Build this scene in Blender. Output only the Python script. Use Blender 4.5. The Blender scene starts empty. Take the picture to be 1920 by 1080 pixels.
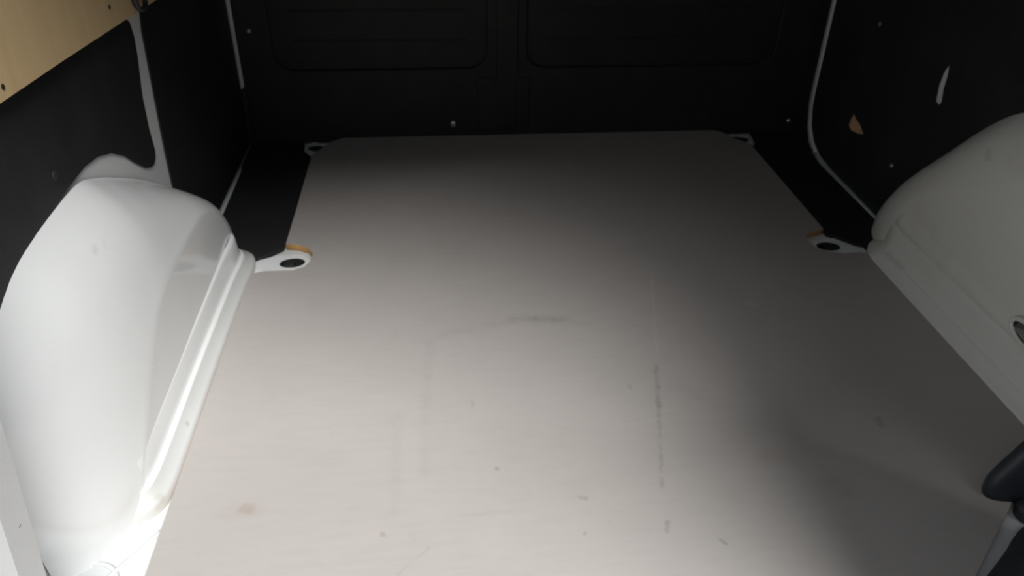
import bpy, bmesh, math, random
from mathutils import Vector, Matrix
random.seed(3)
S = bpy.context.scene
COL = S.collection

# ---------------------------------------------------------------- camera
cd = bpy.data.cameras.new('camera')
cd.sensor_width = 36.0
cd.lens = 28.125
cd.clip_start = 0.02
cam = bpy.data.objects.new('camera', cd)
COL.objects.link(cam)
CR = Vector((0.9955198, -0.09323691, 0.01572262))
CU = Vector((0.03792194, 0.54603248, 0.83690529))
CF = Vector((0.08661552, 0.83255955, -0.54712187))
cam.matrix_world = Matrix(((CR.x, CU.x, -CF.x, 0.0), (CR.y, CU.y, -CF.y, 0.0), (CR.z, CU.z, -CF.z, 0.862), (0, 0, 0, 1)))
cd.dof.use_dof = True                     # the photograph is slightly out of focus
cd.dof.focus_distance = 0.50
cd.dof.aperture_fstop = 28.125 / 1.6      # 1.6 mm aperture
S.camera = cam

# ---------------------------------------------------------------- sky, sun, exposure
W = bpy.data.worlds.new('overcast_sky')
S.world = W
W.use_nodes = True
_wn, _wl = W.node_tree.nodes, W.node_tree.links
_wn['Background'].inputs[0].default_value = (0.88, 0.94, 1.0, 1)
_tc = _wn.new('ShaderNodeTexCoord'); _sx = _wn.new('ShaderNodeSeparateXYZ'); _mr = _wn.new('ShaderNodeMapRange')
_wl.new(_tc.outputs['Generated'], _sx.inputs[0])
_wl.new(_sx.outputs['Z'], _mr.inputs['Value'])
SKY = 0.85                                  # overcast sky: zenith three times the horizon
_mr.inputs['To Min'].default_value = SKY / 3
_mr.inputs['To Max'].default_value = SKY
_wl.new(_mr.outputs[0], _wn['Background'].inputs[1])
sd = bpy.data.lights.new('hazy_sun', 'SUN')
sd.energy = 4.7
sd.angle = math.radians(27)
sd.color = (1.0, 0.985, 0.96)
sun = bpy.data.objects.new('hazy_sun', sd)
COL.objects.link(sun)
SUN_AZ, SUN_EL = math.radians(25), math.radians(56)   # from behind the camera, slightly from the right
tosun = Vector((math.sin(SUN_AZ) * math.cos(SUN_EL), -math.cos(SUN_AZ) * math.cos(SUN_EL), math.sin(SUN_EL)))
sun.rotation_euler = tosun.to_track_quat('Z', 'Y').to_euler()
S.view_settings.view_transform = 'Standard'
S.view_settings.look = 'None'
S.view_settings.exposure = 0.0
S.view_settings.gamma = 1.0
S.view_settings.use_curve_mapping = False
S.cycles.use_denoising = True
S.cycles.max_bounces = 10

# ---------------------------------------------------------------- materials
def new_mat(name):
    m = bpy.data.materials.new(name)
    m.use_nodes = True
    nt = m.node_tree
    return m, nt, nt.nodes['Principled BSDF']

def N(nt, typ, **kw):
    n = nt.nodes.new(typ)
    for k, v in kw.items():
        setattr(n, k, v)
    return n

def vmath(nt, op, a, b=None, scale=None):
    n = N(nt, 'ShaderNodeVectorMath', operation=op)
    for i, v in enumerate((a, b)):
        if v is None: continue
        if isinstance(v, (tuple, Vector)): n.inputs[i].default_value = tuple(v)
        else: nt.links.new(v, n.inputs[i])
    if scale is not None: nt.links.new(scale, n.inputs['Scale'])
    return n

def fmath(nt, op, a, b=None, clamp=False):
    n = N(nt, 'ShaderNodeMath', operation=op, use_clamp=clamp)
    for i, v in enumerate((a, b)):
        if v is None: continue
        if isinstance(v, (int, float)): n.inputs[i].default_value = v
        else: nt.links.new(v, n.inputs[i])
    return n.outputs[0]

def obj_coords(nt):
    return N(nt, 'ShaderNodeTexCoord').outputs['Object']

def noise(nt, vec, scale, detail=3, rough=0.5):
    n = N(nt, 'ShaderNodeTexNoise')
    nt.links.new(vec, n.inputs['Vector'])
    n.inputs['Scale'].default_value = scale
    n.inputs['Detail'].default_value = detail
    n.inputs['Roughness'].default_value = rough
    return n

def wobble(nt, vec, scale, amount):
    n = noise(nt, vec, scale, 2)
    c = vmath(nt, 'SUBTRACT', n.outputs['Color'], (0.5, 0.5, 0.5))
    s = N(nt, 'ShaderNodeVectorMath', operation='SCALE')
    nt.links.new(c.outputs[0], s.inputs[0])
    s.inputs['Scale'].default_value = amount
    return vmath(nt, 'ADD', vec, s.outputs[0]).outputs[0]

def segment_mask(nt, vec, a, b, r0, r1):
    """1 within r0 of the stroke a-b, fading to 0 at r1"""
    a = Vector(a); b = Vector(b); ba = b - a
    if ba.length < 1e-5: ba = Vector((0.001, 0, 0))
    pa = vmath(nt, 'SUBTRACT', vec, a)
    dt = vmath(nt, 'DOT_PRODUCT', pa.outputs[0], ba)
    h = fmath(nt, 'MULTIPLY', dt.outputs['Value'], 1.0 / ba.length_squared, clamp=True)
    sc = N(nt, 'ShaderNodeVectorMath', operation='SCALE')
    sc.inputs[0].default_value = tuple(ba)
    nt.links.new(h, sc.inputs['Scale'])
    d = vmath(nt, 'SUBTRACT', pa.outputs[0], sc.outputs[0])
    l = vmath(nt, 'LENGTH', d.outputs[0])
    mr = N(nt, 'ShaderNodeMapRange', interpolation_type='SMOOTHSTEP')
    nt.links.new(l.outputs['Value'], mr.inputs['Value'])
    mr.inputs['From Min'].default_value = r0
    mr.inputs['From Max'].default_value = r1
    mr.inputs['To Min'].default_value = 1
    mr.inputs['To Max'].default_value = 0
    return mr.outputs['Result']

def mix(nt, fac, c1, c2):
    n = N(nt, 'ShaderNodeMix', data_type='RGBA')
    if isinstance(fac, (int, float)): n.inputs['Factor'].default_value = fac
    else: nt.links.new(fac, n.inputs['Factor'])
    for key, c in ((6, c1), (7, c2)):
        if isinstance(c, tuple): n.inputs[key].default_value = c if len(c) == 4 else c + (1,)
        else: nt.links.new(c, n.inputs[key])
    return n.outputs[2]

def ramp(nt, fac, lo, hi, a=0.0, b=1.0):
    mr = N(nt, 'ShaderNodeMapRange')
    nt.links.new(fac, mr.inputs['Value'])
    mr.inputs['From Min'].default_value = lo
    mr.inputs['From Max'].default_value = hi
    mr.inputs['To Min'].default_value = a
    mr.inputs['To Max'].default_value = b
    return mr.outputs['Result']

def bump(nt, b, height, strength, dist):
    n = N(nt, 'ShaderNodeBump')
    n.inputs['Strength'].default_value = strength
    n.inputs['Distance'].default_value = dist
    nt.links.new(height, n.inputs['Height'])
    nt.links.new(n.outputs[0], b.inputs['Normal'])

def marked(nt, vec, base, marks, col_default):
    """lay strokes / blotches (a, b, r0, r1, strength, colour) over a base colour"""
    col = base
    patchy = ramp(nt, noise(nt, vec, 38, 4, 0.65).outputs[0], 0.34, 0.66, 0.15, 1.0)
    for a, b, r0, r1, st, c in marks:
        m = segment_mask(nt, vec, a, b, r0 * 0.5, r1)
        f = fmath(nt, 'MULTIPLY', fmath(nt, 'MULTIPLY', m, st), patchy)
        col = mix(nt, f, col, c or col_default)
    return col

def paint_material(name, colour, marks=(), rough=0.28, dirt=0.25, coat=0.4, dirt_scale=7):
    m, nt, b = new_mat(name)
    v = obj_coords(nt)
    n1 = noise(nt, v, dirt_scale, 5, 0.6)
    f = ramp(nt, n1.outputs[0], 0.52, 0.80, 0, dirt)
    col = mix(nt, f, colour, tuple(x * y for x, y in zip(colour, (0.80, 0.76, 0.66))))
    wv = wobble(nt, v, 60, 0.012)
    col = marked(nt, wv, col, marks, (0.30, 0.22, 0.13))
    nt.links.new(col, b.inputs['Base Color'])
    n2 = noise(nt, v, 14, 3)
    nt.links.new(ramp(nt, n2.outputs[0], 0.3, 0.8, rough * 0.85, rough * 1.35), b.inputs['Roughness'])
    b.inputs['Coat Weight'].default_value = coat
    b.inputs['Coat Roughness'].default_value = 0.08
    n3 = noise(nt, v, 5, 1)
    bump(nt, b, n3.outputs[0], 0.12, 0.02)
    return m

M = {}
WHITE = (0.86, 0.88, 0.885)
M['paint'] = paint_material('white_body_paint', WHITE)
M['pan'] = paint_material('dusty_floor_pan_paint', (0.64, 0.66, 0.67), rough=0.4, coat=0.15, dirt=0.15)
M['paint_shell'] = paint_material('dusty_white_body_paint', (0.80, 0.81, 0.82), rough=0.45, coat=0.1)

def black_board(name, colour=(0.024, 0.025, 0.0265), rough=0.45):
    m, nt, b = new_mat(name)
    v = obj_coords(nt)
    n = noise(nt, v, 9, 6, 0.65)
    col = mix(nt, ramp(nt, n.outputs[0], 0.45, 0.8, 0, 1), colour, tuple(c * 1.5 for c in colour))
    nt.links.new(col, b.inputs['Base Color'])
    b.inputs['Roughness'].default_value = rough
    b.inputs['Specular IOR Level'].default_value = 0.30
    n2 = noise(nt, v, 180, 3)
    bump(nt, b, n2.outputs[0], 0.15, 0.002)
    return m
M['black'] = black_board('black_lining_board')
M['black_metal'] = black_board('black_bulkhead_paint', (0.022, 0.022, 0.022), 0.55)
M['mat'] = black_board('black_floor_mat', (0.016, 0.0165, 0.017), 0.7)

def floor_material():
    m, nt, b = new_mat('grey_phenolic_ply')
    v = obj_coords(nt)
    base = (0.430, 0.402, 0.386)
    n1 = noise(nt, v, 3.2, 5, 0.6)
    col = mix(nt, ramp(nt, n1.outputs[0], 0.35, 0.75), base, (0.395, 0.370, 0.353))
    mp = N(nt, 'ShaderNodeMapping')
    mp.inputs['Scale'].default_value = (14, 90, 1)
    nt.links.new(v, mp.inputs['Vector'])
    n2 = noise(nt, mp.outputs[0], 1.0, 4, 0.6)
    col = mix(nt, ramp(nt, n2.outputs[0], 0.45, 0.85, 0, 0.30), col, (0.33, 0.315, 0.30))
    n3 = noise(nt, v, 26, 4, 0.7)
    col = mix(nt, ramp(nt, n3.outputs[0], 0.62, 0.80, 0, 0.25), col, (0.30, 0.25, 0.20))
    K = (0.07, 0.06, 0.05); BR = (0.22, 0.12, 0.06); LT = (0.70, 0.68, 0.66)
    def s(a, b_, r0, r1, st, c=None): return ((a[0], a[1], 0), (b_[0], b_[1], 0), r0 * 0.6, r1 * 1.15, st * 0.65, c)
    marks = [
        s((0.426, 1.347), (0.395, 1.202), 0.001, 0.004, 0.35, LT),
        s((0.395, 1.202), (0.372, 1.09), 0.001, 0.004, 0.18, LT),
        s((0.362, 1.05), (0.340, 0.95), 0.001, 0.006, 0.55, K),
        s((0.340, 0.95), (0.309, 0.807), 0.001, 0.005, 0.42, K),
        s((0.305, 0.797), (0.302, 0.778), 0.0015, 0.005, 0.75, K),
        s((0.293, 0.714), (0.290, 0.700), 0.0015, 0.005, 0.7, K),
        s((0.130, 1.210), (0.225, 1.197), 0.002, 0.020, 0.34, K),
        s((0.160, 1.206), (0.205, 1.200), 0.001, 0.008, 0.30, K),
        s((0.225, 1.197), (0.262, 1.180), 0.002, 0.012, 0.18, K),
        s((-0.012, 1.167), (0.130, 1.200), 0.002, 0.016, 0.14, K),
        s((-0.026, 1.149), (-0.031, 1.05), 0.001, 0.012, 0.15, K),
        s((-0.031, 1.05), (-0.037, 0.829), 0.001, 0.012, 0.11, K),
        s((-0.078, 0.957), (-0.077, 0.763), 0.001, 0.012, 0.11, K),
        s((0.041, 0.980), (0.040, 0.971), 0.001, 0.005, 0.55, K),
        s((-0.285, 0.784), (-0.276, 0.783), 0.003, 0.011, 0.55, BR),
        s((-0.300, 0.780), (-0.27, 0.785), 0.003, 0.022, 0.20, BR),
        s((-0.092, 0.725), (-0.091, 0.724), 0.001, 0.006, 0.7, BR),
        s((0.180, 0.768), (0.189, 0.766), 0.001, 0.005, 0.6, K),
        s((0.178, 0.706), (0.178, 0.705), 0.001, 0.004, 0.6, K),
        s((0.302, 1.004), (0.304, 0.997), 0.001, 0.006, 0.4, BR),
        s((0.587, 1.228), (0.599, 1.218), 0.002, 0.008, 0.45, LT),
        s((0.682, 0.893), (0.680, 0.878), 0.002, 0.008, 0.6, K),
        s((0.357, 0.680), (0.361, 0.674), 0.001, 0.005, 0.55, K),
        s((0.068, 0.833), (0.070, 0.832), 0.001, 0.004, 0.5, K),
        s((-0.256, 1.682), (-0.231, 1.670), 0.001, 0.008, 0.25, LT),
        s((0.18, 0.85), (0.27, 0.77), 0.01, 0.09, 0.12, (0.55, 0.42, 0.36)),
        s((0.20, 0.95), (0.28, 0.90), 0.01, 0.05, 0.10, (0.55, 0.45, 0.40)),
        s((0.47, 0.83), (0.50, 0.82), 0.005, 0.03, 0.25, BR),
        s((0.55, 0.76), (0.56, 0.75), 0.005, 0.03, 0.2, BR),
        s((-0.07, 0.66), (-0.03, 0.70), 0.0005, 0.003, 0.35, BR),
        s((0.02, 0.75), (0.09, 0.751), 0.0005, 0.004, 0.1, BR),
        s((0.12, 0.735), (0.2, 0.738), 0.0005, 0.004, 0.08, K),
        s((0.27, 0.91), (0.34, 0.92), 0.0005, 0.003, 0.25, LT),
    ]
    wv = wobble(nt, v, 45, 0.010)
    col = marked(nt, wv, col, marks, K)
    nt.links.new(col, b.inputs['Base Color'])
    nt.links.new(ramp(nt, n1.outputs[0], 0.3, 0.8, 0.52, 0.66), b.inputs['Roughness'])
    b.inputs['Specular IOR Level'].default_value = 0.35
    bump(nt, b, n2.outputs[0], 0.10, 0.002)
    return m
M['floor'] = floor_material()

def wood_material(name, c1, c2, axis_scale, rough=0.5):
    m, nt, b = new_mat(name)
    v = obj_coords(nt)
    mp = N(nt, 'ShaderNodeMapping')
    mp.inputs['Scale'].default_value = axis_scale
    nt.links.new(v, mp.inputs['Vector'])
    n = noise(nt, mp.outputs[0], 1.0, 5, 0.6)
    col = mix(nt, ramp(nt, n.outputs[0], 0.3, 0.75), c1, c2)
    nt.links.new(col, b.inputs['Base Color'])
    b.inputs['Roughness'].default_value = rough
    bump(nt, b, n.outputs[0], 0.1, 0.002)
    return m
M['ply'] = wood_material('pale_birch_ply', (0.80, 0.59, 0.33), (0.71, 0.51, 0.27), (3, 28, 3))
M['ply_edge'] = wood_material('sawn_ply_edge', (0.62, 0.36, 0.13), (0.48, 0.26, 0.09), (12, 12, 320), 0.75)
M['torn'] = wood_material('torn_tan_fibreboard', (0.80, 0.52, 0.31), (0.62, 0.36, 0.19), (60, 60, 60), 0.9)

def simple(name, col, rough=0.5, metal=0.0, spec=0.5):
    m, nt, b = new_mat(name)
    v = obj_coords(nt)
    n = noise(nt, v, 40, 3)
    c = mix(nt, ramp(nt, n.outputs[0], 0.3, 0.8), col, tuple(x * 0.85 for x in col))
    nt.links.new(c, b.inputs['Base Color'])
    b.inputs['Roughness'].default_value = rough
    b.inputs['Metallic'].default_value = metal
    b.inputs['Specular IOR Level'].default_value = spec
    return m
M['rubber'] = simple('black_door_rubber', (0.036, 0.038, 0.043), 0.55)
M['plastic'] = simple('blue_black_plastic', (0.034, 0.039, 0.050), 0.45)
M['steel'] = simple('zinc_steel', (0.62, 0.62, 0.60), 0.35, 0.9)
M['dark_steel'] = simple('dark_oiled_steel', (0.03, 0.03, 0.03), 0.5, 0.3)
M['cup'] = simple('near_black_recess', (0.018, 0.018, 0.019), 0.7)  # even near-black for the anchor cups and the arch pocket
M['asphalt'] = simple('yard_asphalt', (0.14, 0.14, 0.14), 0.9)
M['roof'] = simple('grey_roof_lining', (0.30, 0.30, 0.29), 0.8)

# ---------------------------------------------------------------- mesh helpers
def empty(name, loc, label=None, cat=None, group=None):
    o = bpy.data.objects.new(name, None)
    COL.objects.link(o)
    o.location = loc
    o.empty_display_size = 0.05
    if label: o['label'] = label
    if cat: o['category'] = cat
    if group: o['group'] = group
    return o

def obj(name, bm, mats, parent=None, label=None, smooth=False, kind=None):
    """bm is in world coordinates; stored relative to the parent's base"""
    if parent is not None:
        p = parent; off = Vector((0, 0, 0))
        while p is not None:
            off += p.location; p = p.parent
        bmesh.ops.translate(bm, verts=bm.verts, vec=-off)
    bmesh.ops.recalc_face_normals(bm, faces=bm.faces)
    me = bpy.data.meshes.new(name)
    bm.to_mesh(me); bm.free()
    for m in (mats if isinstance(mats, (list, tuple)) else [mats]):
        me.materials.append(m)
    if smooth:
        for f in me.polygons: f.use_smooth = True
    o = bpy.data.objects.new(name, me)
    COL.objects.link(o)
    if parent is not None: o.parent = parent
    if label: o['label'] = label
    if kind: o['kind'] = kind
    return o

def box(bm, x0, x1, y0, y1, z0, z1, bev=0.0):
    vs = [bm.verts.new((x, y, z)) for z in (z0, z1) for y in (y0, y1) for x in (x0, x1)]
    fs = [bm.faces.new([vs[i] for i in q]) for q in ((0, 2, 3, 1), (4, 5, 7, 6), (0, 1, 5, 4), (2, 6, 7, 3), (0, 4, 6, 2), (1, 3, 7, 5))]
    if bev:
        es = list({e for f in fs for e in f.edges})
        bmesh.ops.bevel(bm, geom=es, offset=bev, segments=2, affect='EDGES', profile=0.5)
    return bm

def lathe(bm, prof, centre, axis='Z', n=20):
    """prof = [(r, h)]; closed at r == 0"""
    cx, cy, cz = centre
    rings = []
    for r, h in prof:
        ring = []
        for k in range(n):
            a = 2 * math.pi * k / n
            u, w = r * math.cos(a), r * math.sin(a)
            p = {'Z': (cx + u, cy + w, cz + h), 'X': (cx + h, cy + u, cz + w), 'Y': (cx + u, cy + h, cz + w)}[axis]
            ring.append(bm.verts.new(p))
        rings.append(ring)
    for a, b in zip(rings, rings[1:]):
        for k in range(n):
            bm.faces.new((a[k], a[(k + 1) % n], b[(k + 1) % n], b[k]))
    bm.faces.new(rings[0]); bm.faces.new(rings[-1])
    bmesh.ops.remove_doubles(bm, verts=bm.verts, dist=1e-5)
    return bm

def tube(bm, pts, r, n=10, radii=None):
    pts = [Vector(p) for p in pts]
    rings = []
    up = Vector((0.123, 0.31, 0.94)).normalized()
    for i, p in enumerate(pts):
        t = (pts[min(i + 1, len(pts) - 1)] - pts[max(i - 1, 0)]).normalized()
        s = t.cross(up).normalized(); u = s.cross(t)
        rr = radii[i] if radii else r
        rings.append([bm.verts.new(p + rr * (math.cos(2 * math.pi * k / n) * s + math.sin(2 * math.pi * k / n) * u)) for k in range(n)])
    for a, b in zip(rings, rings[1:]):
        for k in range(n):
            bm.faces.new((a[k], a[(k + 1) % n], b[(k + 1) % n], b[k]))
    bm.faces.new(rings[0]); bm.faces.new(rings[-1])
    return bm

def catmull(pts, n):
    """n samples per span through the points"""
    pts = [Vector(p) for p in pts]
    out = []
    for i in range(len(pts) - 1):
        p0 = pts[i - 1] if i else 2 * pts[0] - pts[1]
        p1, p2 = pts[i], pts[i + 1]
        p3 = pts[i + 2] if i + 2 < len(pts) else 2 * pts[-1] - pts[-2]
        for k in range(n):
            t = k / n
            out.append(0.5 * ((2 * p1) + (p2 - p0) * t + (2 * p0 - 5 * p1 + 4 * p2 - p3) * t * t + (3 * p1 - p0 - 3 * p2 + p3) * t ** 3))
    out.append(pts[-1])
    return out

def plate(loops, thick, to_world, bevel=0.0):
    """a flat board with outline loops[0] and holes loops[1:], as a bmesh; to_world(u, v, w), w in 0..thick"""
    cu = bpy.data.curves.new('outline', 'CURVE')
    cu.dimensions = '2D'; cu.fill_mode = 'BOTH'
    cu.extrude = thick / 2 - bevel
    cu.bevel_depth = bevel
    cu.bevel_resolution = 1
    cu.offset = -bevel
    for lp in loops:
        sp = cu.splines.new('POLY')
        sp.points.add(len(lp) - 1)
        for q, (u, v) in zip(sp.points, lp): q.co = (u, v, 0, 1)
        sp.use_cyclic_u = True
    o = bpy.data.objects.new('outline', cu)
    COL.objects.link(o)
    dg = bpy.context.evaluated_depsgraph_get()
    me = bpy.data.meshes.new_from_object(o.evaluated_get(dg))
    bm = bmesh.new(); bm.from_mesh(me)
    bpy.data.objects.remove(o); bpy.data.curves.remove(cu); bpy.data.meshes.remove(me)
    bmesh.ops.remove_doubles(bm, verts=bm.verts, dist=1e-6)
    for v in bm.verts:
        v.co = Vector(to_world(v.co.x, v.co.y, v.co.z + thick / 2))
    return bm

def structure(name, bm, mats, parent=None, smooth=False):
    return obj(name, bm, mats, parent, smooth=smooth, kind='structure')

XL, XR = -0.50, 1.02          # faces of the side linings
YB = 2.095                    # bulkhead
ZC = 1.50                     # roof lining
YD = 0.50                     # rear door opening

# ---------------------------------------------------------------- floor: grey board, white steel pan, black side mats
def arc(cx, cy, r, a0, a1, n):
    return [(cx + r * math.cos(math.radians(a0 + (a1 - a0) * k / n)), cy + r * math.sin(math.radians(a0 + (a1 - a0) * k / n))) for k in range(n + 1)]

board = [(-0.388, 0.50), (0.600, 0.50), (0.668, 0.598), (0.780, 0.700), (0.83, 0.75), (0.908, 0.80), (0.908, 1.395)]
board += [(0.895, 1.400), (0.855, 1.398)] + [(0.825, 1.410), (0.806, 1.430), (0.801, 1.455), (0.806, 1.478), (0.822, 1.493)] + [(0.859, 1.506)]
board += [(0.859, 1.985), (0.850, 2.003), (0.826, 2.030), (0.818, 2.055), (0.806, 2.078), (0.785, 2.092)]
board += [(-0.252, 2.092), (-0.285, 2.070), (-0.300, 2.040), (-0.312, 2.012), (-0.325, 1.99)]
board += [(-0.329, 1.516), (-0.303, 1.511), (-0.280, 1.497), (-0.268, 1.472), (-0.268, 1.445), (-0.279, 1.420), (-0.300, 1.408), (-0.355, 1.409), (-0.384, 1.400)]
bm = plate([board], 0.015, lambda u, v, w: (u, v, w - 0.015), 0.0008)
for f in bm.faces:
    f.normal_update()
    if abs(f.normal.z) < 0.5: f.material_index = 1
floor = structure('floor', bm, [M['floor'], M['ply_edge']])

ANCHORS = [((-0.309, 1.457), 6), ((0.848, 1.449), -4), ((-0.322, 2.052), -20), ((0.852, 2.050), -20)]
def ellipse(a, b, c=(0, 0), rz=0.0, n=24):
    q = math.radians(rz)
    pts = [(a * math.cos(2 * math.pi * k / n), b * math.sin(2 * math.pi * k / n)) for k in range(n)]
    return [(c[0] + x * math.cos(q) - y * math.sin(q), c[1] + x * math.sin(q) + y * math.cos(q)) for x, y in pts]
rim = [(-0.66, YD - 0.06), (1.18, YD - 0.06), (1.18, YB + 0.03), (-0.66, YB + 0.03)]
bm = plate([rim] + [ellipse(0.0275, 0.0205, c, rz) for c, rz in ANCHORS], 0.030, lambda u, v, w: (u, v, w - 0.0455))
pan = obj('floor_pan', bm, M['pan'], floor, 'white painted steel floor beside the grey board')
bm = bmesh.new()
tube(bm, [(-0.462 + 0.036 * math.cos(a), 0.684 + 0.036 * math.sin(a), -0.016) for a in [2 * math.pi * k / 28 for k in range(29)]], 0.004, 8)
obj('pressed_ring', bm, M['pan'], floor, smooth=True)
bm = bmesh.new()
tube(bm, catmull([(-0.391, 0.768, -0.015), (-0.412, 0.735, -0.015), (-0.432, 0.706, -0.015), (-0.47, 0.650, -0.015)], 4), 0.0035, 8)
obj('pressed_rib', bm, M['pan'], floor, smooth=True)
# black side mats, leaving the bare seam beside the wall
mat_l = [(-0.490, 1.475), (-0.388, 1.464), (-0.362, 1.484), (-0.333, 1.511), (-0.333, 1.990), (-0.352, 2.02), (-0.360, 2.091), (-0.499, 2.091), (-0.499, 1.94), (-0.494, 1.90)]
obj('floor_mat', plate([mat_l], 0.010, lambda u, v, w: (u, v, w - 0.0155), 0.001), M['mat'], floor, 'black mat between grey board and left wall')
mat_r = [(1.004, 1.45), (0.930, 1.432), (0.905, 1.446), (0.863, 1.497), (0.863, 1.985), (0.885, 2.01), (0.895, 2.091), (1.06, 2.091), (1.06, 2.012), (1.035, 1.985), (1.012, 1.93), (1.004, 1.87)]
obj('floor_mat', plate([mat_r], 0.010, lambda u, v, w: (u, v, w - 0.0155), 0.001), M['mat'], floor, 'black mat between grey board and right wall')

# ---------------------------------------------------------------- ground, roof, bulkhead
structure('ground', box(bmesh.new(), -9, 9, -12, 8, -0.66, -0.60), M['asphalt'])
structure('low_sky_blocker', box(bmesh.new(), -12, 12, -9.3, -9, -0.6, 4.4), M['asphalt'])  # unseen wall added behind the camera to cut off the low sky
structure('ceiling', box(bmesh.new(), -0.66, 1.18, 0.45, YB + 0.05, ZC, ZC + 0.05), M['roof'])

def rounded_rect(x0, x1, z0, z1, r, n=5):
    return (arc(x1 - r, z0 + r, r, -90, 0, n) + arc(x1 - r, z1 - r, r, 0, 90, n) + arc(x0 + r, z1 - r, r, 90, 180, n) + arc(x0 + r, z0 + r, r, 180, 270, n))
outer = [(-0.53, -0.016), (1.07, -0.016), (1.07, ZC), (-0.53, ZC)]
recL = rounded_rect(-0.41, 0.140, 0.185, 1.10, 0.05)
recR = rounded_rect(0.245, 0.925, 0.185, 1.10, 0.05)
bm = plate([outer, recL, recR], 0.012, lambda u, v, w: (u, YB + w, v), 0.003)
front = structure('wall_front', bm, M['black_metal'])
for (x0, x1) in ((-0.43, 0.16), (0.225, 0.945)):
    bm = box(bmesh.new(), x0, x1, YB + 0.0125, YB + 0.018, 0.165, 1.12)
    obj('bulkhead_panel', bm, M['black_metal'], front)
for z in (0.26, 0.335, 0.41, 0.60, 0.80):
    for (x0, x1) in ((-0.37, 0.10), (0.285, 0.885)):
        bm = bmesh.new()
        tube(bm, [(x0, YB + 0.0175, z), (x0 + 0.03, YB + 0.015, z), (x1 - 0.03, YB + 0.015, z), (x1, YB + 0.0175, z)], 0.0045, 8)
        obj('pressed_rib', bm, M['black_metal'], front, smooth=True)
bm = box(bmesh.new(), 0.165, 0.222, YB - 0.006, YB + 0.002, 0.02, 1.2, 0.003)
obj('centre_post', bm, M['black_metal'], front)
bm = box(bmesh.new(), 0.115, 0.255, YB - 0.005, YB + 0.001, 0.015, 0.16, 0.003)
obj('footwell_plate', bm, M['black_metal'], front)
bm = lathe(bmesh.new(), [(0.009, 0.0), (0.008, -0.004), (0.004, -0.006), (0, -0.006)], (0.047, YB + 0.001, 0.032), 'Y', 12)
obj('screw', bm, M['steel'], front)

# ---------------------------------------------------------------- left wall
bm = box(bmesh.new(), -0.545, -0.5034, 0.56, YB + 0.03, -0.0155, ZC)
wall_l = structure('wall_left', bm, M['paint_shell'])
def onL(u, v, w): return (XL - 0.0032 + w, u, v)
rear_l = [(0.745, 0.31), (0.745, 0.548), (1.00, 0.538), (1.25, 0.522), (1.345, 0.514), (1.385, 0.508), (1.407, 0.495), (1.412, 0.470), (1.407, 0.442), (1.384, 0.376), (1.378, 0.320),
          (1.381, 0.278), (1.374, 0.264), (1.360, 0.259), (1.344, 0.261), (1.320, 0.270), (1.281, 0.297), (1.246, 0.325), (1.200, 0.350), (1.151, 0.366), (1.10, 0.373),
          (1.042, 0.372), (0.936, 0.366), (0.837, 0.352), (0.77, 0.325)]
obj('lining_panel', plate([rear_l], 0.0032, onL, 0.001), M['black'], wall_l, 'black lining panel above the white wheel arch')
mid_l = [(1.425, 0.10), (1.426, 0.184), (1.429, 0.247), (1.437, 0.317), (1.447, 0.393), (1.457, 0.465), (1.471, 0.497), (1.49, 0.545), (1.62, 0.60), (1.62, 1.45), (2.068, 1.45), (2.070, -0.002), (1.425, 0.002)]
obj('lining_panel', plate([mid_l], 0.0032, onL, 0.001), M['black'], wall_l, 'black lining panel between the two bare metal strips')
bm = box(bmesh.new(), -0.4995, -0.490, 2.0745, 2.0945, -0.005, 0.148, 0.002)
obj('strip_cover', bm, M['black'], front, 'black cover below the bare corner strip')
bm = bmesh.new()
box(bm, -0.4995, -0.496, 2.0735, 2.0945, 0.149, 1.45)
obj('corner_strip', bm, M['paint_shell'], front, 'bare grey metal strip in the front left corner')
bm = box(bmesh.new(), -0.4975, -0.4935, 2.081, 2.087, 0.150, 1.45, 0.001)
obj('strip_bead', bm, M['paint_shell'], front)
bm = lathe(bmesh.new(), [(0.006, 0), (0.006, -0.003), (0.003, -0.005), (0, -0.005)], (-0.462, YB + 0.001, 0.290), 'Y', 10)
obj('screw', bm, M['steel'], front)
for (y, z) in ((1.009, 0.402), (0.828, 0.379 + 0.012)):
    bm = lathe(bmesh.new(), [(0.007, -0.001), (0.0068, 0.0008), (0.004, 0.0012), (0, 0.0012)], (XL, y, z), 'X', 12)
    obj('rivet', bm, M['rubber'], wall_l)

# ---------------------------------------------------------------- right wall
bm = box(bmesh.new(), 1.0234, 1.065, 0.56, YB + 0.03, -0.0155, ZC)
wall_r = structure('wall_right', bm, M['paint_shell'])
def onR(u, v, w): return (XR + w, u, v)
rear_r = [(0.56, -0.0145), (1.60, -0.0105), (1.697, -0.0085), (1.821, -0.0075), (1.901, -0.001), (1.950, 0.018), (1.985, 0.052), (2.002, 0.095), (2.006, 0.14), (2.006, 0.60), (2.006, 1.45), (0.56, 1.45)]
slot = [(1.486, 0.379), (1.497, 0.358), (1.500, 0.330), (1.494, 0.299), (1.480, 0.295), (1.473, 0.304), (1.480, 0.331), (1.480, 0.356)]
tear = [(1.789, 0.160), (1.797, 0.143), (1.800, 0.125), (1.785, 0.119), (1.768, 0.121), (1.745, 0.125), (1.722, 0.134), (1.738, 0.142), (1.750, 0.148), (1.772, 0.152)]
obj('lining_panel', plate([rear_r, slot, tear], 0.0032, onR, 0.0006), M['black'], wall_r, 'black lining panel with a slot and a torn hole')
bm = plate([[(y + (y - 1.765) * 0.12, z + (z - 0.137) * 0.12) for y, z in tear]], 0.0008, lambda u, v, w: (XR + 0.0022 + w, u, v))
obj('torn_hole', bm, M['torn'], wall_r, 'tan torn fibre in the black panel')
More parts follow.
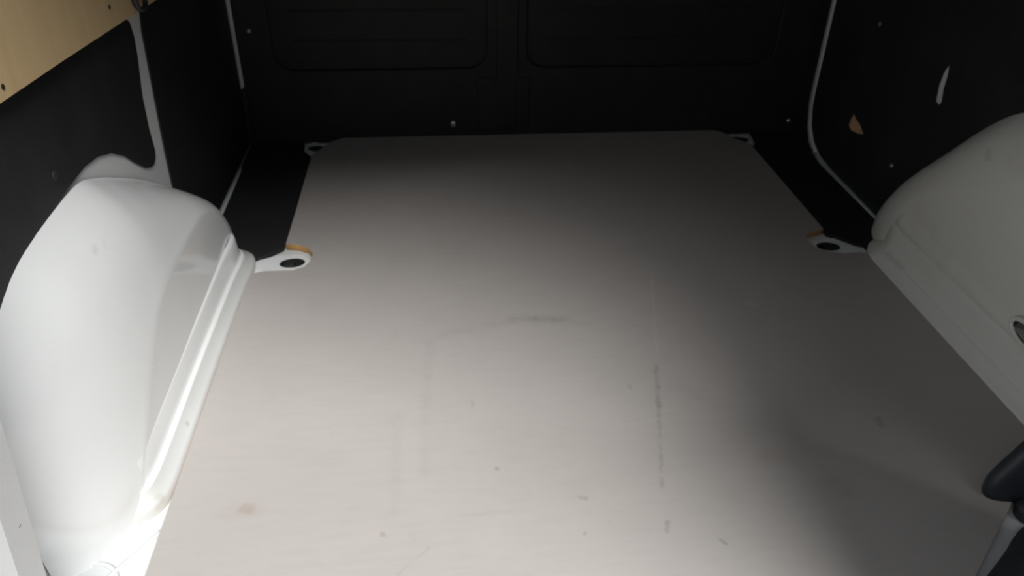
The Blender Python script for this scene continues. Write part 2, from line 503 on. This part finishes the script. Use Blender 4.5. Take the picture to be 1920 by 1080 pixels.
front_r = [(2.034, 1.45), (2.034, 0.14), (2.031, 0.095), (2.012, 0.040), (1.985, 0.006), (1.965, -0.005), (2.094, -0.005), (2.094, 1.45)]
obj('lining_panel', plate([front_r], 0.0032, onR, 0.0006), M['black'], wall_r, 'narrow black panel in the front right corner')
bm = bmesh.new()       # rounded bare-metal lip showing in the gap
tube(bm, [(1.0255, 2.020, 1.45), (1.0255, 2.020, 0.14), (1.0255, 2.017, 0.095), (1.0255, 1.999, 0.046), (1.0255, 1.968, 0.012), (1.0255, 1.93, -0.008)], 0.0055, 8)
obj('bare_lip', bm, M['paint_shell'], wall_r, 'bare grey metal lip curving along the black panels', smooth=True)
bm = tube(bmesh.new(), [(1.0225, 1.93, -0.0085), (1.018, 1.89, -0.0125), (1.013, 1.82, -0.0135), (1.0125, 1.70, -0.0135), (1.0125, 1.50, -0.0135)], 0.006, 8)
obj('bare_lip', bm, M['paint_shell'], floor, 'bare grey metal lip along the foot of the right wall', smooth=True)
for (y, z, r) in ((1.574, 0.119, 0.006), (1.776, 0.379, 0.006)):
    bm = lathe(bmesh.new(), [(r, 0.001), (r * 0.9, -0.002), (r * 0.5, -0.0035), (0, -0.0035)], (XR, y, z), 'X', 12)
    obj('screw', bm, M['steel'], wall_r)
bm = lathe(bmesh.new(), [(0.006, 0), (0.006, -0.003), (0.003, -0.005), (0, -0.005)], (1.005, YB + 0.001, 0.022), 'Y', 10)
obj('screw', bm, M['steel'], front)

# ---------------------------------------------------------------- rear pillars and open doors
bm = bmesh.new()
prof = [(-0.443, -0.016), (-0.433, 0.116), (-0.409, 0.340), (-0.393, 0.60), (-0.393, 0.90), (-0.41, 1.20), (-0.44, ZC)]
secs = []
for x, z in prof:
    sec = [(x - 0.010, YD + 0.02), (x, YD + 0.045), (x, YD + 0.088), (x - 0.012, YD + 0.10), (-0.60, YD + 0.10), (-0.60, YD + 0.02)]
    secs.append([bm.verts.new((a, b, z)) for a, b in sec])
for a, b in zip(secs, secs[1:]):
    for k in range(6): bm.faces.new((a[k], a[(k + 1) % 6], b[(k + 1) % 6], b[k]))
bm.faces.new(secs[0]); bm.faces.new(secs[-1])
pil = structure('trim_1', bm, M['paint'])
bm = lathe(bmesh.new(), [(0.0035, -0.001), (0.0035, 0.0008), (0, 0.0008)], (-0.4215, YD + 0.07, 0.233), 'X', 10)
obj('plug', bm, M['rubber'], pil, 'small dark plug')
bm = box(bmesh.new(), 0.955, 1.12, YD + 0.02, YD + 0.10, -0.0155, ZC, 0.01)
structure('trim_2', bm, M['paint'])

def door(name, hinge, ang, length, mat):
    c, s = math.cos(ang), math.sin(ang)
    bm = box(bmesh.new(), 0, length, -0.03, 0.03, -0.06, ZC - 0.01, 0.012)
    for v in bm.verts:
        v.co = Vector((hinge[0] + v.co.x * c - v.co.y * s, hinge[1] + v.co.x * s + v.co.y * c, v.co.z))
    return structure(name, bm, mat)
d1 = door('door_1', (0.985, YD - 0.03), math.radians(204.5), 0.475, M['rubber'])
d2 = door('door_2', (-0.54, YD - 0.03), math.radians(252), 0.60, M['paint'])

# ---------------------------------------------------------------- wheel arches
def polar_table(pts, c):
    t = []
    for y, z in pts:
        dy, dz = y - c, z
        t.append((math.atan2(dz, dy), math.hypot(dy, dz)))
    t.sort()
    return t
def lookup(t, a):
    if a <= t[0][0]: return t[0][1]
    for (a0, r0), (a1, r1) in zip(t, t[1:]):
        if a <= a1: return r0 + (r1 - r0) * (a - a0) / (a1 - a0)
    return t[-1][1]
def smooth_curve(pts, n=6):
    return [(p.x, p.y) for p in catmull([(y, z, 0) for y, z in pts], n)]

def arch_mesh(xw, sgn, wall_pts, sh_pts, c, depth, nphi=84):
    """the domed housing as a relief over the wall plane xw; sgn = +1 bulges towards +X"""
    tw, ts = polar_table(smooth_curve(wall_pts), c), polar_table(smooth_curve(sh_pts), c)
    us = [0, 0.3, 0.6, 0.8, 0.9, 0.96]
    vs = [0.0, 0.06, 0.14, 0.24, 0.36, 0.5, 0.62, 0.73, 0.82, 0.89, 0.94, 0.975, 1.0]
    bm = bmesh.new()
    rows = []
    for i in range(nphi + 1):
        a = math.pi * i / nphi
        rs, rw = lookup(ts, a), lookup(tw, a)
        row = []
        for u in us:
            y, z = c + rs * u * math.cos(a), rs * u * math.sin(a)
            row.append((y, z, depth))
        zs = rs * math.sin(a)
        d0 = depth
        for v in vs:
            r = rs + (rw - rs) * v
            d = d0 * (1 - 0.34 * v - 0.66 * v ** 3.2)
            row.append((c + r * math.cos(a), r * math.sin(a), d))
        rows.append([bm.verts.new((xw + sgn * d, y, z - 0.0162)) for y, z, d in row])
    for a, b in zip(rows, rows[1:]):
        for k in range(len(a) - 1):
            try: bm.faces.new((a[k], a[k + 1], b[k + 1], b[k]))
            except ValueError: pass
    bmesh.ops.remove_doubles(bm, verts=bm.verts, dist=1e-5)
    return bm

def flange_mesh(path, sgn):
    """welded foot of the arch: lip on the floor, bead, low upright band, step; path is in plan"""
    prof = [(0.0215, -0.0160), (0.0225, 0.0012), (0.018, 0.0030), (0.008, 0.0100), (0.003, 0.0165), (0.0005, 0.0190), (-0.0025, 0.0195), (-0.0045, 0.0220), (-0.0055, 0.030), (-0.0085, 0.056), (-0.0100, 0.0610), (-0.0180, 0.0655), (-0.0185, 0.0690), (-0.0130, 0.0760), (-0.0135, 0.0860), (-0.0165, 0.102), (-0.024, 0.120)]
    if sgn > 0: prof = prof[:9] + [(-0.0085, 0.056), (-0.0105, 0.0615), (-0.017, 0.0625)]
    pts = [Vector((x, y, 0)) for x, y in path]
    bm = bmesh.new(); rings = []
    for i, p in enumerate(pts):
        t = (pts[min(i + 1, len(pts) - 1)] - pts[max(i - 1, 0)]).normalized()
        nrm = Vector((t.y, -t.x, 0)) * sgn
        rings.append([bm.verts.new(p + nrm * o + Vector((0, 0, z))) for o, z in prof])
    for a, b in zip(rings, rings[1:]):
        for k in range(len(prof) - 1):
            f = bm.faces.new((a[k], a[k + 1], b[k + 1], b[k]))
            if k < 4 and sgn > 0: f.material_index = 1
    return bm

BRN = (0.27, 0.20, 0.12); GRN = (0.36, 0.34, 0.24)
def shift(marks, o):
    return [(Vector(a) - Vector(o), Vector(b) - Vector(o), r0, r1, s, c) for a, b, r0, r1, s, c in marks]

# left arch
OL = (-0.44, 1.10, 0.0)
marks = [((-0.46, 0.993, 0.309), (-0.46, 0.985, 0.300), 0.002, 0.008, 0.45, GRN), ((-0.46, 0.97, 0.313), (-0.46, 0.962, 0.313), 0.002, 0.008, 0.25, GRN),
         ((-0.46, 1.065, 0.258), (-0.46, 1.055, 0.262), 0.002, 0.009, 0.35, GRN), ((-0.46, 0.953, 0.269), (-0.46, 0.951, 0.268), 0.001, 0.005, 0.5, GRN),
         ((-0.46, 0.988, 0.246), (-0.46, 0.986, 0.245), 0.001, 0.006, 0.6, GRN), ((-0.46, 1.02, 0.23), (-0.46, 1.018, 0.23), 0.001, 0.004, 0.3, GRN),
         ((-0.46, 0.872, 0.259), (-0.46, 0.885, 0.245), 0.003, 0.018, 0.28, (0.50, 0.40, 0.30)),
         ((-0.43, 1.385, 0.06), (-0.42, 1.40, 0.03), 0.004, 0.02, 0.35, GRN), 
         ((-0.40, 0.81, 0.006), (-0.395, 0.80, 0.0), 0.003, 0.012, 0.5, BRN), ((-0.40, 0.96, 0.004), (-0.40, 0.955, 0.004), 0.001, 0.005, 0.6, BRN)]
M['arch_l'] = paint_material('white_wheel_arch_paint', WHITE, shift(marks, OL), rough=0.22, coat=0.5, dirt=0.12)
M['flange_l'] = paint_material('greyer_flange_paint', (0.60, 0.61, 0.60), shift(marks, OL), rough=0.4, coat=0.1, dirt=0.3)  # greyer than the arch paint, used on the lip faces only
arch_l = empty('wheel_arch', OL, 'brightly lit white metal wheel arch bulging from the left wall', 'wheel arch', 'wheel arches')
wall_pts_l = [(1.53, 0), (1.525, 0.06), (1.490, 0.125), (1.425, 0.190), (1.32, 0.262), (1.20, 0.325), (1.12, 0.362), (1.05, 0.382), (0.90, 0.379), (0.83, 0.366), (0.77, 0.337), (0.715, 0.275), (0.690, 0.19), (0.685, 0.09), (0.690, 0)]
sh_pts_l = [(1.468, 0), (1.472, 0.045), (1.465, 0.08), (1.438, 0.122), (1.390, 0.168), (1.30, 0.202), (1.16, 0.210), (1.06, 0.205), (0.99, 0.180), (0.92, 0.130), (0.86, 0.080), (0.825, 0.045), (0.805, 0)]
obj('housing', arch_mesh(-0.5002, 1, wall_pts_l, sh_pts_l, 1.10, 0.080), M['arch_l'], arch_l, smooth=True)
path = catmull([(-0.470, 0.795, 0), (-0.440, 0.800, 0), (-0.420, 0.812, 0), (-0.413, 0.840, 0), (-0.411, 0.90, 0), (-0.410, 1.10, 0), (-0.406, 1.34, 0), (-0.402, 1.410, 0), (-0.404, 1.450, 0), (-0.418, 1.472, 0), (-0.45, 1.485, 0), (-0.485, 1.500, 0)], 5)
obj('flange', flange_mesh([(p.x, p.y) for p in path], 1), [M['arch_l'], M['flange_l']], arch_l, 'welded foot with a greyer lip', smooth=True)

# right arch
OR = (0.96, 1.10, 0.0)
marks = [((0.93, 1.047, 0.097), (0.93, 1.040, 0.088), 0.002, 0.008, 0.55, BRN), ((0.96, 1.226, 0.307), (0.96, 1.215, 0.300), 0.003, 0.014, 0.4, GRN),
         ((0.93, 1.40, 0.06), (0.915, 1.40, 0.0), 0.004, 0.035, 0.35, (0.45, 0.34, 0.22)), ((0.93, 1.36, 0.02), (0.93, 1.30, 0.02), 0.001, 0.012, 0.3, GRN),
         ((0.92, 1.38, 0.070), (0.92, 0.90, 0.068), 0.001, 0.009, 0.30, GRN), ((0.90, 1.36, 0.01), (0.90, 0.85, 0.01), 0.002, 0.014, 0.25, BRN),  # first stroke: groove shade put into colour; second: brown dirt along the foot
         ((0.95, 1.16, 0.33), (0.95, 1.12, 0.33), 0.01, 0.04, 0.25, (0.52, 0.48, 0.34)), ((0.99, 1.38, 0.25), (1.0, 1.25, 0.36), 0.002, 0.012, 0.25, GRN)]
M['arch_r'] = paint_material('dirty_white_wheel_arch_paint', (0.86, 0.86, 0.82), shift(marks, OR), rough=0.40, coat=0.15, dirt=0.4)
arch_r = empty('wheel_arch', OR, 'shaded grimy white wheel arch bulging from the right wall', 'wheel arch', 'wheel arches')
wall_pts_r = [(1.560, 0), (1.548, 0.055), (1.501, 0.130), (1.455, 0.185), (1.400, 0.243), (1.323, 0.325), (1.247, 0.384), (1.15, 0.415), (1.02, 0.42), (0.90, 0.395), (0.82, 0.33), (0.785, 0.22), (0.78, 0.10), (0.79, 0)]
sh_pts_r = [(1.42, 0), (1.425, 0.05), (1.41, 0.10), (1.36, 0.165), (1.29, 0.215), (1.19, 0.255), (1.08, 0.26), (0.98, 0.23), (0.90, 0.17), (0.855, 0.10), (0.835, 0.05), (0.825, 0)]
obj('housing', arch_mesh(1.0202, -1, wall_pts_r, sh_pts_r, 1.10, 0.0735), M['arch_r'], arch_r, smooth=True)
path = catmull([(0.995, 0.795, 0), (0.975, 0.800, 0), (0.950, 0.812, 0), (0.936, 0.840, 0), (0.931, 0.90, 0), (0.929, 1.10, 0), (0.928, 1.33, 0), (0.930, 1.38, 0), (0.942, 1.412, 0), (0.962, 1.432, 0), (0.995, 1.450, 0)], 5)
obj('flange', flange_mesh([(p.x, p.y) for p in path], -1), M['arch_r'], arch_r, smooth=True)
# pressed oval pocket with a bright clip in the inner face
bm = bmesh.new()
oval = [(0.9385, 0.957 + 0.040 * math.cos(a) + 0.004 * math.sin(a), 0.102 + 0.018 * math.sin(a)) for a in [2 * math.pi * k / 24 for k in range(25)]]
tube(bm, oval, 0.0045, 8)
obj('pocket_rim', bm, M['arch_r'], arch_r, smooth=True)
bm = plate([[(0.957 + 0.037 * math.cos(a), 0.102 + 0.0155 * math.sin(a)) for a in [2 * math.pi * k / 24 for k in range(24)]]], 0.002, lambda u, v, w: (0.9375 + w, u, v))
obj('pocket', bm, M['cup'], arch_r, 'dark pocket')
bm = bmesh.new()
vs = [bm.verts.new(p) for p in ((0.930, 0.982, 0.104), (0.930, 0.935, 0.096), (0.9375, 0.935, 0.116), (0.9375, 0.978, 0.116), (0.932, 0.982, 0.101), (0.932, 0.935, 0.093), (0.939, 0.935, 0.113), (0.939, 0.978, 0.113))]
for q in ((0, 1, 2, 3), (4, 7, 6, 5), (0, 4, 5, 1), (1, 5, 6, 2), (2, 6, 7, 3), (3, 7, 4, 0)): bm.faces.new([vs[i] for i in q])
obj('clip', bm, M['steel'], arch_r, 'bright metal clip')

# ---------------------------------------------------------------- tie-down anchors let into the floor
def anchor(loc, rz, label, sx=1.0, L=0.045):
    o = empty('tie_down_anchor', loc, label, 'anchor', 'floor tie-down anchors')
    o.rotation_euler = (0, 0, rz)
    def place(bm):
        return bm
    hole = [(0.026 * math.cos(a), 0.019 * math.sin(a)) for a in [2 * math.pi * k / 24 for k in range(24)]]
    out = arc(0.0, 0.0, 0.036, -88, 88, 10) + [(-0.03, 0.036), (-0.03 - L, 0.020), (-0.03 - L, -0.026), (-0.03, -0.034)]
    def add(name, bm, mat, smooth=False, label=None):
        ob = obj(name, bm, mat, None, label, smooth)
        ob.parent = o
        return ob
    add('plate', plate([[(x * sx, y) for x, y in out], [(x * sx, y) for x, y in hole]], 0.0035, lambda u, v, w: (u, v, w), 0.0006), M['paint'])
    bm = bmesh.new()
    prof = [(1.0, 0.0028), (0.97, -0.006), (0.85, -0.026)]
    rings = [[bm.verts.new((x * sx * k, y * k, h)) for x, y in hole] for k, h in prof]
    for a, b in zip(rings, rings[1:]):
        for k in range(24): bm.faces.new((a[k], a[(k + 1) % 24], b[(k + 1) % 24], b[k]))
    bm.faces.new(rings[-1])
    add('cup', bm, M['cup'], True, 'dark recessed cup')
    bm = tube(bmesh.new(), [(0.004 * sx, -0.0165, -0.009), (0.004 * sx, 0.0, -0.006), (0.004 * sx, 0.0165, -0.009)], 0.0028, 8)
    add('bar', bm, M['dark_steel'], True)
    return o
anchor((-0.309, 1.457, -0.0155), math.radians(6), 'white tie-down anchor with dark cup at front of left wheel arch')
anchor((0.848, 1.449, -0.0155), math.radians(-4), 'white tie-down anchor with dark cup at front of right wheel arch', -1.0)
anchor((-0.322, 2.052, -0.0155), math.radians(-20), 'dim tie-down anchor at far left corner of the grey board', 1.0, 0.004)
anchor((0.852, 2.050, -0.0155), math.radians(-20), 'dim tie-down anchor at far right corner of the grey board', -1.0, 0.004)

# ---------------------------------------------------------------- plywood board on the upper left wall
PB = empty('plywood_board', (-0.50, 1.2, 0.50), 'pale plywood lining board along the top of the left wall', 'board')
edge = [(0.56, 0.552), (0.915, 0.534), (1.10, 0.5255), (1.219, 0.519), (1.365, 0.511), (1.435, 0.507), (1.62, 0.497), (1.62, 1.10), (0.56, 1.10)]
bm = plate([edge], 0.0125, lambda u, v, w: (XL + 0.0005 + w, u, v), 0.0008)
for f in bm.faces:
    f.normal_update()
    if abs(f.normal.x) < 0.5: f.material_index = 1
obj('board', bm, [M['ply'], M['ply_edge']], PB)
for (y, z) in ((0.932, 0.548), (1.30, 0.545)):
    bm = lathe(bmesh.new(), [(0.0036, -0.001), (0.0034, 0.001), (0.001, 0.0006), (0, 0.0006)], (-0.487, y, z), 'X', 10)
    obj('screw', bm, M['dark_steel'], PB, 'dark screw head')

HK = empty('cable_loop', (-0.482, 1.42, 0.53), 'black cable loop hanging over the lower edge of the plywood board', 'cable')
bm = bmesh.new()
tube(bm, catmull([(-0.481, 1.385, 0.60), (-0.480, 1.392, 0.545), (-0.480, 1.399, 0.522), (-0.479, 1.413, 0.5135), (-0.479, 1.430, 0.5125), (-0.480, 1.443, 0.519), (-0.481, 1.447, 0.54), (-0.482, 1.45, 0.60)], 5), 0.0045, 10)
obj('cable', bm, M['rubber'], HK, smooth=True)
bm = box(bmesh.new(), -0.488, -0.474, 1.375, 1.46, 0.598, 0.618, 0.004)
obj('clip', bm, M['plastic'], HK)

# ---------------------------------------------------------------- rear right corner: black cover and door rubber
CC = empty('corner_cover', (0.86, 0.76, 0.0), 'blue-black plastic cover at the foot of the right rear pillar', 'cover')
outl = [(p.x, p.y) for p in catmull([(0.764, 0.742, 0), (0.758, 0.730, 0), (0.764, 0.718, 0), (0.79, 0.711, 0), (0.84, 0.704, 0), (0.95, 0.690, 0)], 3)] + [(0.985, 0.70), (0.985, 0.775), (0.90, 0.778), (0.82, 0.768), (0.785, 0.755)]
bm = bmesh.new()
levels = [(1.0, 0.0005), (1.0, 0.020), (0.992, 0.030), (0.965, 0.045), (0.90, 0.075), (0.82, 0.108), (0.74, 0.135), (0.70, 0.143), (0.64, 0.147)]
rings = []
for k, z in levels:
    rings.append([bm.verts.new((1.0 - (1.0 - x) * k, 0.74 + (y - 0.74) * (0.4 + 0.6 * k), z)) for x, y in outl])
for a, b in zip(rings, rings[1:]):
    for k in range(len(outl)): bm.faces.new((a[k], a[(k + 1) % len(outl)], b[(k + 1) % len(outl)], b[k]))
bm.faces.new(rings[0]); bm.faces.new(rings[-1])
obj('body', bm, M['plastic'], CC, smooth=True)
bm = lathe(bmesh.new(), [(0.022, 0.0), (0.022, 0.016), (0.018, 0.021), (0, 0.022)], (0.814, 0.697, -0.0150), 'Z', 18)
obj('knob', bm, M['plastic'], CC, 'round black knob')

DS = empty('door_seal', (0.76, 0.62, -0.01), 'black rubber door seal running past the right rear corner', 'seal')
bm = tube(bmesh.new(), catmull([(0.56, 0.487, -0.006), (0.655, 0.556, -0.005), (0.700, 0.587, -0.004), (0.745, 0.620, -0.003), (0.782, 0.648, -0.002), (0.83, 0.660, 0.0), (0.90, 0.655, 0.01)], 5), 0.019, 12)
obj('rubber', bm, M['rubber'], DS, smooth=True)
